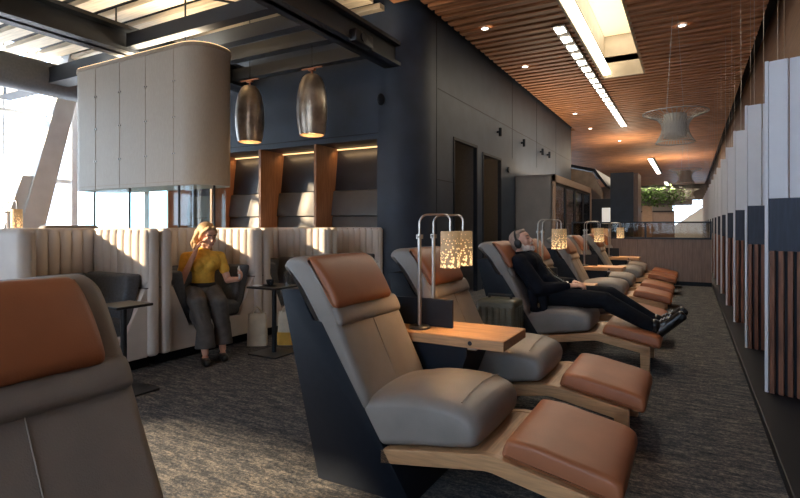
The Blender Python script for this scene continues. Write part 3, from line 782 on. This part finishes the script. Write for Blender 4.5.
# ------------------------------------------------------------------ wine cabinet on the core
t = thing('bottle_cabinet', (-3.0, 13.9, 0), 'wide taupe cabinet with glass doors built against the dark wall', 'cabinet')
m = MB(); m.box(XC+.01, -2.62, 11.5, 11.55, 0, 2.3); m.box(XC+.01, -2.62, 16.3, 16.35, 0, 2.3); m.box(XC+.01, -2.6, 11.5, 16.35, 2.28, 2.33); m.box(XC+.01, -2.62, 11.5, 16.35, 0, .1); m.box(XC+.005, XC+.03, 11.5, 16.35, 0, 2.3)
m.build('body', taupew, t, smooth=0)
m = MB(); m.box(-2.64, -2.57, 11.5, 11.62, 0, 2.33); m.box(-2.64, -2.57, 16.23, 16.35, 0, 2.33); m.box(-2.64, -2.57, 11.5, 16.35, 2.17, 2.33); m.build('front_frame', cabfr, t, smooth=0)
for k in range(4):
    y0 = 11.63+1.15*k
    f = MB(); f.box(-2.63, -2.59, y0, y0+.09, .1, 2.16); f.box(-2.63, -2.59, y0+1.05, y0+1.14, .1, 2.16); f.box(-2.63, -2.59, y0, y0+1.14, 2.1, 2.17); f.box(-2.63, -2.59, y0, y0+1.14, .1, .16)
    f = f.build('door', black, t, smooth=0)
    MB().box(-2.615, -2.605, y0+.09, y0+1.05, .16, 2.1).build('door_pane', glassb, f, smooth=0)
for k in range(6):
    MB().box(XC+.05, -2.68, 11.56, 16.29, .35+.3*k, .365+.3*k).build('shelf', chrome, t, smooth=0)
n = 0
for k in range(6):
    if k == 5: continue
    for j in range(14):
        y = 11.72+.325*j + random.uniform(-.05, .05); z = .368+.3*k
        if random.random() < .25: continue
        o = MB().lathe([(.001, 0), (.038, 0), (.038, .15), (.014, .19), (.014, .25), (.001, .25)], (-2.78, y, z), 10).build('bottle', [darkint, olive, whitep, partw][n % 4], origin=(-2.78, y, z))
        tag(o, 'wine bottle standing on a shelf behind the cabinet glass doors', 'bottle', 'bottles in the glass cabinet'); n += 1
area('cabinet_light', (-2.9, 13.9, 2.2), (0, 0, 0), .2, 4.4, 14, (.9, .95, 1))

# ------------------------------------------------------------------ partition at the end of the lounger row
YP = 11.95
t = thing('wood_partition', (-.9, YP, 0), 'wood panelled half partition with glass on top closing the lounger row', 'partition')
MB().box(-2.3, .375, YP, YP+.08, .08, .93).build('wood_panel', partw, t, smooth=0)
MB().box(-2.3, .375, YP-.01, YP+.09, 0, .08).build('skirting', black, t, smooth=0)
m = MB(); m.box(-2.3, .375, YP-.01, YP+.09, .93, .965); m.box(-2.3, .375, YP-.01, YP+.09, 1.26, 1.29)
for x in (-2.3, -.83, .34): m.box(x, x+.035, YP, YP+.08, .93, 1.29)
m.build('glass_frame', blackm, t, smooth=0)
MB().box(-2.28, .36, YP+.035, YP+.045, .96, 1.265).build('glass', glassd, t, smooth=0)
m = MB()
for k in range(16): m.box(-2.3+.167*k, -2.297+.167*k, YP-.003, YP, .08, .93)
m.build('panel_joint', black, t, smooth=0)

# ------------------------------------------------------------------ far hall
t = thing('dark_pillar', (-2.0, 20.4, 0), 'tall square dark panelled pillar in the far hall', 'pillar')
MB().box(-2.5, -1.75, 20, 20.8, 0, 3.1).build('shaft', navy, t, smooth=0)
MB().box(-1.745, -1.60, 20.1, 21.4, 0, 3.08).build('timber_side', partw, t, smooth=0)
t = thing('bar_canopy', (-3.1, 20, 2.3), 'angular timber canopy over the bar beyond the glass cabinet', 'canopy')
MB().prism([(-3.9, 3.3), (-2.95, 3.05), (-2.62, 2.35), (-2.62, 2.15), (-2.78, 2.3), (-3.05, 2.55), (-3.9, 2.6)], 19.0, 19.2, 'y').build('front_panel', mat('canopy_wood', (.33, .24, .17), .6, noise=.2, scale=4), t, smooth=0)
MB().prism([(-3.9, 3.45), (-2.9, 3.2), (-2.5, 2.6), (-2.55, 2.55), (-2.95, 3.1), (-3.9, 3.35)], 19.2, 24, 'y').build('roof_sheet', black, t, smooth=0)
t = thing('back_bar', (-3.2, 24.5, 0), 'dim bar counter with pale back wall under the canopy', 'bar')
MB().box(-4.2, -2.65, 24.5, 24.9, 0, 2.4).build('back_wall', darkint, t, smooth=0)
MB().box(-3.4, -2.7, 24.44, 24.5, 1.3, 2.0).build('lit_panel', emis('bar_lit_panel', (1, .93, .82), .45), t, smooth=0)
MB().box(-4.2, -2.6, 22.6, 23.1, 0, 1.1).build('counter', partw, t, smooth=0)
t = thing('planter_stand', (-1.75, 27, 0), 'tall timber planter with trailing green plants in the far hall', 'planter')
MB().box(-1.95, -1.55, 26.8, 27.2, 0, 2.15).build('timber_post', cabfr, t, smooth=0)
MB().box(-2.3, .1, 26.8, 27.2, 2.15, 2.4).build('trough', taupew, t, smooth=0)
m = MB(); tt = bmesh.new()
for k in range(1300):
    x = random.gauss(-1.3, .55); x = min(max(x, -2.35), .0); y = random.uniform(26.6, 27.0); z = 2.55+random.gauss(0, .22)
    a, b = random.uniform(0, 2*PI), random.uniform(-.8, .8); L = random.uniform(.10, .2)
    d = V((math.cos(a)*math.cos(b), math.sin(a)*math.cos(b), math.sin(b)))*L; s = d.cross(V((0, 0, 1))).normalized()*L*.25
    p = V((x, y, z)); tt.faces.new([tt.verts.new(p), tt.verts.new(p+d*.5+s), tt.verts.new(p+d), tt.verts.new(p+d*.5-s)])
m.merge(tt); m.build('foliage', leaf, t, smooth=0)
t = thing('low_wall', (-1, 33, 0), 'pale timber low wall across the far hall behind the planter', 'wall unit')
MB().box(-2.6, -.75, 33, 33.2, 0, 2.0).build('panel', partw, t, smooth=0)
MB().box(-2.6, -.75, 32.95, 33.25, 2.0, 2.06).build('cap', black, t, smooth=0)
t = thing('stair_flank', (.3, 38, 0), 'pale sloping stair flank before the bright end window', 'stair')
MB().prism([(-.9, 0), (1.1, 0), (1.1, 2.6), (.95, 2.6), (-.9, 1.2)], 38, 38.2, 'y').build('flank', frame, t, smooth=0)
MB().tube([(-.9, 37.98, 1.35), (1.0, 37.98, 2.75)], .03, 8).build('rail', chrome, t)

# ------------------------------------------------------------------ people
def hand(m, wrist, d, nrm, lat, s=1.0, curl=(.5, .5, .4), spread=.0, fing=None):
    """palm, four unequal curled fingers, thumb from the side of the palm; lat points to the thumb side"""
    wrist, d, nrm, lat = V(wrist), V(d).normalized(), V(nrm).normalized(), V(lat).normalized()
    nrm = (nrm - d*nrm.dot(d)).normalized(); lat = d.cross(nrm) if d.cross(nrm).dot(lat) > 0 else -d.cross(nrm)
    rot = Matrix((d, lat, nrm)).transposed()
    m.ell(wrist+d*.05*s, (.052*s, .040*s, .016*s), rot)
    m.cap(wrist-d*.02*s, wrist+d*.03*s, .024*s, .022*s)
    L = [(.040, .026, .020), (.045, .030, .022), (.042, .028, .020), (.032, .021, .017)]
    for i in range(4):
        p = wrist + d*(.088-.006*abs(i-1.2))*s + lat*(.030-.020*i)*s
        dd = (d + lat*(spread*(1.5-i))).normalized(); ang = 0
        m.cap(wrist+d*.05*s+lat*(.022-.015*i)*s, p, .011*s, .0098*s, n=10)
        for j in range(3):
            ang += curl[j]
            q = p + (dd*math.cos(ang)+nrm*math.sin(ang))*L[i][j]*s
            m.cap(p, q, (.0092-.0008*j)*s, (.0086-.0009*j)*s, n=10); p = q
    p = wrist+d*.022*s+lat*.026*s
    for j, (a, b) in enumerate(((.6, .75), (.85, .35), (.9, .1))):
        q = p+(d*a+lat*b+nrm*.35).normalized()*(.036, .032, .026)[j]*s
        m.cap(p, q, (.0135-.0015*j)*s, (.012-.0015*j)*s, n=10); p = q

def head(m, c, f, u, s=1.0):
    c = V(c); f = V(f).normalized(); u = (V(u)-f*V(u).dot(f)).normalized(); r = f.cross(u)
    rot = Matrix((r, f, u)).transposed()
    P_ = lambda a, b, d: c+(r*a+f*b+u*d)*s
    E = lambda p, rad: m.ell(P_(*p), tuple(x*s for x in rad), rot)
    E((0, -.012, .028), (.074, .094, .090)); E((0, .028, -.035), (.060, .066, .082)); E((0, .060, -.098), (.030, .028, .022))
    E((0, .05, .045), (.058, .045, .045))
    for k in (-1, 1):
        E((.040*k, .058, -.032), (.026, .026, .026)); E((.078*k, -.008, -.012), (.010, .020, .031))
        E((.031*k, .079, .004), (.015, .011, .010)); m.cap(P_(.012*k, .090, .024), P_(.048*k, .076, .024), .0095*s, .009*s)
        E((.045*k, .02, -.075), (.022, .034, .025)); E((.010*k, .104, -.037), (.009, .010, .008))
    m.cap(P_(0, .094, .012), P_(0, .112, -.030), .008*s, .0125*s)
    m.cap(P_(-.018, .088, -.062), P_(.018, .088, -.062), .008*s); m.cap(P_(-.014, .086, -.074), P_(.014, .086, -.074), .009*s)
    return P_, rot

def face_bits(parent, P_, s, open_mouth=False):
    for k in (-1, 1):
        MB().cap(P_(.018*k, .0905, .001), P_(.044*k, .084, .001), .0028*s).build('eyelash', lash, parent)
        MB().cap(P_(.014*k, .0995, .031), P_(.050*k, .083, .032), .0042*s).build('eyebrow', lash, parent)
    m = MB(); m.cap(P_(-.019, .093, -.063), P_(.019, .093, -.063), .0055*s); m.cap(P_(-.015, .0925, -.072), P_(.015, .0925, -.072), .006*s); m.build('lips', lips, parent)

# ---- sleeping man
MY = 4.98
man = thing('person', (-1.1, MY, .46), 'man in dark suit and headphones reclining asleep on a lounger, legs stretched out', 'person')
J = dict(pel=(-1.15, MY, .555), bel=(-1.26, MY, .68), che=(-1.365, MY, .83), nb=(-1.425, MY, .935), hd=(-1.425, MY-.005, 1.048),
         hR=(-1.12, MY-.09, .55), hL=(-1.12, MY+.09, .55), kR=(-.655, MY-.10, .545), kL=(-.635, MY+.085, .575), aR=(-.265, MY-.08, .355), aL=(-.255, MY+.06, .375),
         sR=(-1.395, MY-.185, .855), sL=(-1.395, MY+.185, .855), eR=(-1.19, MY-.235, .625), eL=(-1.16, MY+.235, .64), wR=(-.965, MY-.095, .655), wL=(-.955, MY+.085, .67))
J = {k: V(v) for k, v in J.items()}
mf, mu = (.905, -.10, .40), (-.42, 0, .9)
m = MB()
m.ell(J['pel'], (.13, .165, .10)); m.cap(J['pel'], J['bel'], .105, .11); m.cap(J['bel'], J['che'], .11, .105)
m.cap(J['che']+V((0, -.075, 0)), J['che']+V((0, .075, 0)), .10)
for s_ in 'RL':
    m.cap(J['che']+V((0, 0, .02)), J['s'+s_], .07, .06); m.cap(J['s'+s_], J['e'+s_], .052, .040); m.cap(J['e'+s_], J['w'+s_], .040, .026)
    m.cap(J['h'+s_], J['k'+s_], .082, .055); m.cap(J['k'+s_], J['a'+s_], .054, .036)
    m.cap(J['a'+s_]+V((.02, 0, -.03)), J['a'+s_]+V((.105, 0, .045)), .030, .022)
m.cap(J['nb']-V((0, 0, .02)), J['hd']+V((-.01, 0, -.05)), .058, .052)
P_, rot = head(m, J['hd'], mf, mu, .94)
hand(m, J['wR'], (.85, .45, .08), (0, .3, -1), (.4, .6, .5), 1.0, (.35, .45, .3))
hand(m, J['wL'], (.85, -.55, -.02), (0, -.3, -1), (.4, -.6, .5), 1.0, (.35, .45, .3))
body = remesh(m, .0062, 3, 'body', skin, man)
face_bits(man, P_, .94)
m = MB()   # swept back grey hair
E = lambda p, rad: m.ell(P_(*p), rad, rot)
E((0, -.028, .047), (.075, .087, .081)); E((0, -.06, -.01), (.066, .058, .070)); E((0, .040, .096), (.046, .040, .024))
remesh(m, .006, 2, 'hair', silver, man)
m = MB()
E = lambda p, rad: m.ell(P_(*p), rad, rot)
E((0, .068, -.105), (.036, .036, .032)); 
for k in (-1, 1): E((.042*k, .038, -.085), (.026, .044, .030)); E((.062*k, .005, -.055), (.016, .028, .034)); m.cap(P_(.004*k, .103, -.050), P_(.028*k, .090, -.060), .009, .008)
remesh(m, .005, 2, 'beard', beardm, man)
m = MB()   # jacket
m.ell(J['pel']+V((0, 0, .005)), (.145, .185, .118)); m.cap(J['pel'], J['bel'], .140, .142); m.cap(J['bel'], J['che'], .142, .132)
m.cap(J['che']+V((0, -.085, 0)), J['che']+V((0, .085, 0)), .126); m.cap(J['che']+V((0, 0, .02)), J['nb']-V((.0, 0, .015)), .10, .068)
for s_ in 'RL':
    k = -1 if s_ == 'R' else 1
    m.cap(J['che']+V((0, 0, .03)), J['s'+s_], .088, .084); m.cap(J['s'+s_], J['e'+s_], .080, .066); m.cap(J['e'+s_], J['w'+s_]-(J['w'+s_]-J['e'+s_])*.10, .066, .044)
    m.cap(J['bel']+V((.09, k*.06, .03)), J['pel']+V((.10, k*.08, .07)), .06, .05)
m.cap((-1.17, MY-.20, .56), (-1.15, MY-.245, .43), .05, .028); m.cap((-1.27, MY-.19, .60), (-1.24, MY-.24, .45), .05, .03); m.cap((-1.17, MY-.245, .42), (-1.25, MY-.245, .44), .028, .028)
jk = remesh(m, .0075, 3, 'jacket', suit, man)
MB().tube([J['nb']+V((.075, -.012, -.02)), J['che']+V((.128, -.012, .03)), J['bel']+V((.140, -.012, .06)), J['pel']+V((.14, -.012, .12))], .004, 6).build('zip', chrome, jk)
m = MB()   # trousers
m.ell(J['pel'], (.14, .178, .108))
for s_ in 'RL':
    m.cap(J['h'+s_], J['k'+s_], .100, .075); m.cap(J['k'+s_], J['a'+s_]+V((-.02, 0, .0)), .074, .056)
    m.cap(J['k'+s_]+V((.05, 0, -.04)), J['a'+s_]+V((-.03, 0, -.005)), .07, .054)
remesh(m, .0075, 3, 'trousers', suit2, man)
for s_ in 'RL':
    a = J['a'+s_]; d = V((.72, .05, .69)).normalized(); n = V((-.69, 0, .72)); k = -1 if s_ == 'R' else 1
    m = MB(); h = a+V((.035, 0, -.05))
    m.cap(h-d*.012, h+d*.10, .044, .045); m.cap(h+d*.10+n*.0, h+d*.225+n*.0, .046, .033); m.cap(h+n*.035, a+V((.005, 0, .005)), .050, .053)
    m.cap(h+d*.06+n*.03, h+d*.12+n*.02, .040, .034)
    m.cap(h-d*.025-n*.018, h+d*.225-n*.022, .030, .032)
    sh = remesh(m, .005, 2, 'shoe', shoe, man)
    lc = MB()
    for q in range(4):
        p = h+d*(.075+.026*q)+n*(.064-.006*q); lc.cap(p+V((0, -.024, 0)), p+V((0, .024, 0))+d*.012, .0055, .0055, 8)
    lc.build('laces', lacem, sh)
w_ = J['wR']+(J['eR']-J['wR'])*.06
m = MB(); dv = (J['wR']-J['eR']).normalized()
m.cyl(w_-dv*.008, w_+dv*.008, .034, 20); m.cyl(w_+V((0, -.01, .028)), w_+V((0, -.014, .038)), .016, 16); m.build('watch', chrome, man)
# headphones worn by the man
hp = thing('headphones', tuple(P_(0, -.01, -.01)), 'black over-ear headphones worn by the sleeping man', 'headphones')
MB().tube([P_(.098*math.cos(a), -.012, .132*math.sin(a)-.005) for a in [PI*i/18 for i in range(19)]], .010, 10).build('headband', rubber, hp)
for k in (-1, 1):
    m = MB(); m.ell(P_(.098*k, -.008, -.014), (.022, .036, .046), rot); m.build('ear_cup', rubber, hp)
    MB().ell(P_(.118*k, -.008, -.014), (.005, .022, .030), rot).build('cup_cap', blackm, hp)
# phone held loosely by the man
q = V((-.872, MY+.005, .662))
# ---- woman in yellow
U = V((.85, -.53, 0)).normalized(); RT = V((-.53, -.85, 0)).normalized()
PW = V((-4.10, 3.455, .545))
wom = thing('person', (PW.x, PW.y, .46), 'woman in mustard top and grey trousers sitting in a cream booth, hand at her cheek', 'person')
Z = V((0, 0, 1))
W = dict(pel=PW, bel=PW+Z*.15+U*.01, che=PW+Z*.31+U*.02, nb=PW+Z*.43+U*.015, hd=PW+Z*.560+U*.055-RT*.03)
W.update(hR=PW+RT*.085, hL=PW-RT*.085, kR=PW+U*.43+RT*.105-Z*.035, kL=PW+U*.43-RT*.075-Z*.035)
W.update(aR=V((-3.70, 3.14, .09)), aL=V((-3.70, 3.335, .09)))
W.update(sR=PW+Z*.36+RT*.155, sL=PW+Z*.36-RT*.155, eR=PW+Z*.135+RT*.215+U*.15, eL=PW+Z*.125-RT*.225+U*.03)
W.update(wR=PW+Z*.40+RT*.10+U*.175, wL=PW+Z*.15-RT*.285+U*.235)
ff, fu = V((.93, -.20, -.24)), V((.2, -.05, 1))
m = MB()
m.ell(W['pel'], (.12, .155, .10)); m.cap(W['pel'], W['bel'], .10, .088); m.cap(W['bel'], W['che'], .088, .098)
m.cap(W['che']+RT*.06, W['che']-RT*.06, .085)
for s_ in 'RL':
    k = 1 if s_ == 'R' else -1
    m.cap(W['che']+Z*.05, W['s'+s_], .055, .045); m.cap(W['s'+s_], W['e'+s_], .043, .034); m.cap(W['e'+s_], W['w'+s_], .034, .022)
    m.cap(W['h'+s_], W['k'+s_], .078, .052); m.cap(W['k'+s_], W['a'+s_], .050, .030)
    m.cap(W['a'+s_]-Z*.045-U*.02, W['a'+s_]-Z*.06+U*.11, .030, .024); m.ell(W['che']+U*.045+RT*.050*k-Z*.03, .048)
m.cap(W['nb']-Z*.03, W['hd']-Z*.05-U*.02, .046, .042)
WP, wrot = head(m, W['hd'], ff, fu, .94)
toc = (W['hd']+RT*.055+U*.03-W['wR']).normalized()
hand(m, W['wR'], toc, -RT+U*.1, U, .88, (.2, .35, .3), .05)
hand(m, W['wL'], (U*.75+Z*.45-RT*.2), (RT*.9+Z*.2), (Z), .88, (.55, .6, .4))
remesh(m, .0058, 3, 'body', skin, wom)
face_bits(wom, WP, .94)
m = MB()   # wavy shoulder length hair
E = lambda p, rad: m.ell(WP(*p), rad, wrot)
E((0, -.034, .046), (.086, .096, .088)); E((0, -.075, -.015), (.080, .062, .088)); E((0, -.125, -.05), (.055, .05, .06))
for k, (a, b, c_) in enumerate(((.074, -.035, -.01), (.072, -.075, -.02), (.035, -.11, -.03), (-.02, -.115, -.03), (-.062, -.08, -.02), (-.076, -.04, -.01))):
    w_ = .012*(-1)**k
    pts = [WP(a, b, c_+.05), WP(a*1.10+w_, b-.02, c_-.02), WP(a*1.05-w_, b-.035, c_-.085), WP(a*1.15+w_, b-.02, c_-.13-.02*(k % 3))]
    for p, q_, r0, r1 in zip(pts, pts[1:], (.027, .028, .026), (.028, .026, .013)): m.cap(p, q_, r0, r1)
for k in (-1, 1): m.cap(WP(.025*k, .060, .098), WP(.072*k, .035, .045), .020, .014); m.cap(WP(.072*k, .030, .045), WP(.080*k, .002, -.02), .014, .012)
remesh(m, .006, 2, 'hair', blond, wom)
m = MB()   # knitted top with short sleeves
m.cap(W['pel']+Z*.075, W['bel'], .108, .102); m.cap(W['bel'], W['che'], .102, .112); m.cap(W['che']+RT*.065, W['che']-RT*.065, .100)
for s_ in 'RL':
    k = 1 if s_ == 'R' else -1
    m.cap(W['che']+Z*.05, W['s'+s_]-Z*.006, .066, .053); m.cap(W['s'+s_]-Z*.006, W['s'+s_]+(W['e'+s_]-W['s'+s_])*.55, .054, .050); m.ell(W['che']+U*.060+RT*.050*k-Z*.03, .062)
m.cap(W['che']+Z*.08, W['nb']-Z*.015, .07, .054)
remesh(m, .0065, 3, 'knit_top', yellow, wom)
m = MB()   # wide trousers
m.ell(W['pel']+Z*.0, (.14, .172, .112)); m.cap(W['pel'], W['pel']+Z*.06, .12, .105)
for s_ in 'RL':
    m.cap(W['h'+s_], W['k'+s_], .098, .078); m.cap(W['k'+s_], W['a'+s_]+Z*.20, .078, .066); m.cap(W['k'+s_]-U*.03-Z*.1, W['a'+s_]+Z*.2-U*.02, .07, .066)
    m.cone(W['a'+s_]+Z*.24-U*.01, W['a'+s_]+Z*.045, .068, .088, 28)
remesh(m, .007, 2, 'trousers', trous, wom)
m = MB(); tt = bmesh.new()
m.lathe([(.112, 0), (.118, .006), (.118, .034), (.112, .04)], tuple(PW+Z*.075), 32); m.build('belt', rubber, wom)
for s_ in 'RL':
    a = W['a'+s_]; m = MB()
    m.cap(a-Z*.058-U*.025, a-Z*.062+U*.12, .034, .032); m.cap(a-Z*.05-U*.03, a-Z*.03-U*.03, .034, .034); m.cap(a-Z*.07+U*.02+RT*.012, a-Z*.07+U*.12+RT*.008, .022, .024)
    remesh(m, .005, 2, 'shoe', shoe, wom)
ph = thing('phone', tuple(W['wL']+U*.09+Z*.05), 'white phone held up in the left hand of the woman in yellow', 'phone')
Mx = Matrix.Translation(W['wL']+U*.07+Z*.065+RT*.012) @ Matrix.Rotation(math.atan2(U.y, U.x), 4, 'Z') @ Matrix.Rotation(-.45, 4, 'Y')
MB().box(-.031, .031, -.004, .004, -.06, .06, .003, 2, mtx=Mx).build('case', whitep, ph)
MB().box(-.028, .028, .004, .005, -.055, .055, mtx=Mx).build('screen', black, ph, smooth=0)

# ------------------------------------------------------------------ light
w = bpy.data.worlds.new('sky'); scene.world = w; w.use_nodes = True
bg = w.node_tree.nodes['Background']; bg.inputs['Color'].default_value = (.64, .81, 1, 1); bg.inputs['Strength'].default_value = 7.0
s = bpy.data.lights.new('sun', 'SUN'); s.energy = 24; s.angle = math.radians(1.2); s.color = (1, .74, .46)
so = bpy.data.objects.new('sun', s); C.objects.link(so)
AZ, EL = math.radians(40), math.radians(17)
d = V((math.cos(AZ)*math.cos(EL), math.sin(AZ)*math.cos(EL), -math.sin(EL)))
so.rotation_euler = d.to_track_quat('-Z', 'Y').to_euler(); so.location = (-10, -10, 8)

scene.view_settings.view_transform = 'Standard'; scene.view_settings.look = 'None'; scene.view_settings.gamma = 1
scene.view_settings.use_curve_mapping = False
scene.view_settings.exposure = 0.15
scene.cycles.use_denoising = True
scene.cycles.max_bounces = 7; scene.cycles.diffuse_bounces = 4; scene.cycles.transparent_max_bounces = 16
scene.cycles.sample_clamp_indirect = 6
scene.cycles.caustics_reflective = False; scene.cycles.caustics_refractive = False
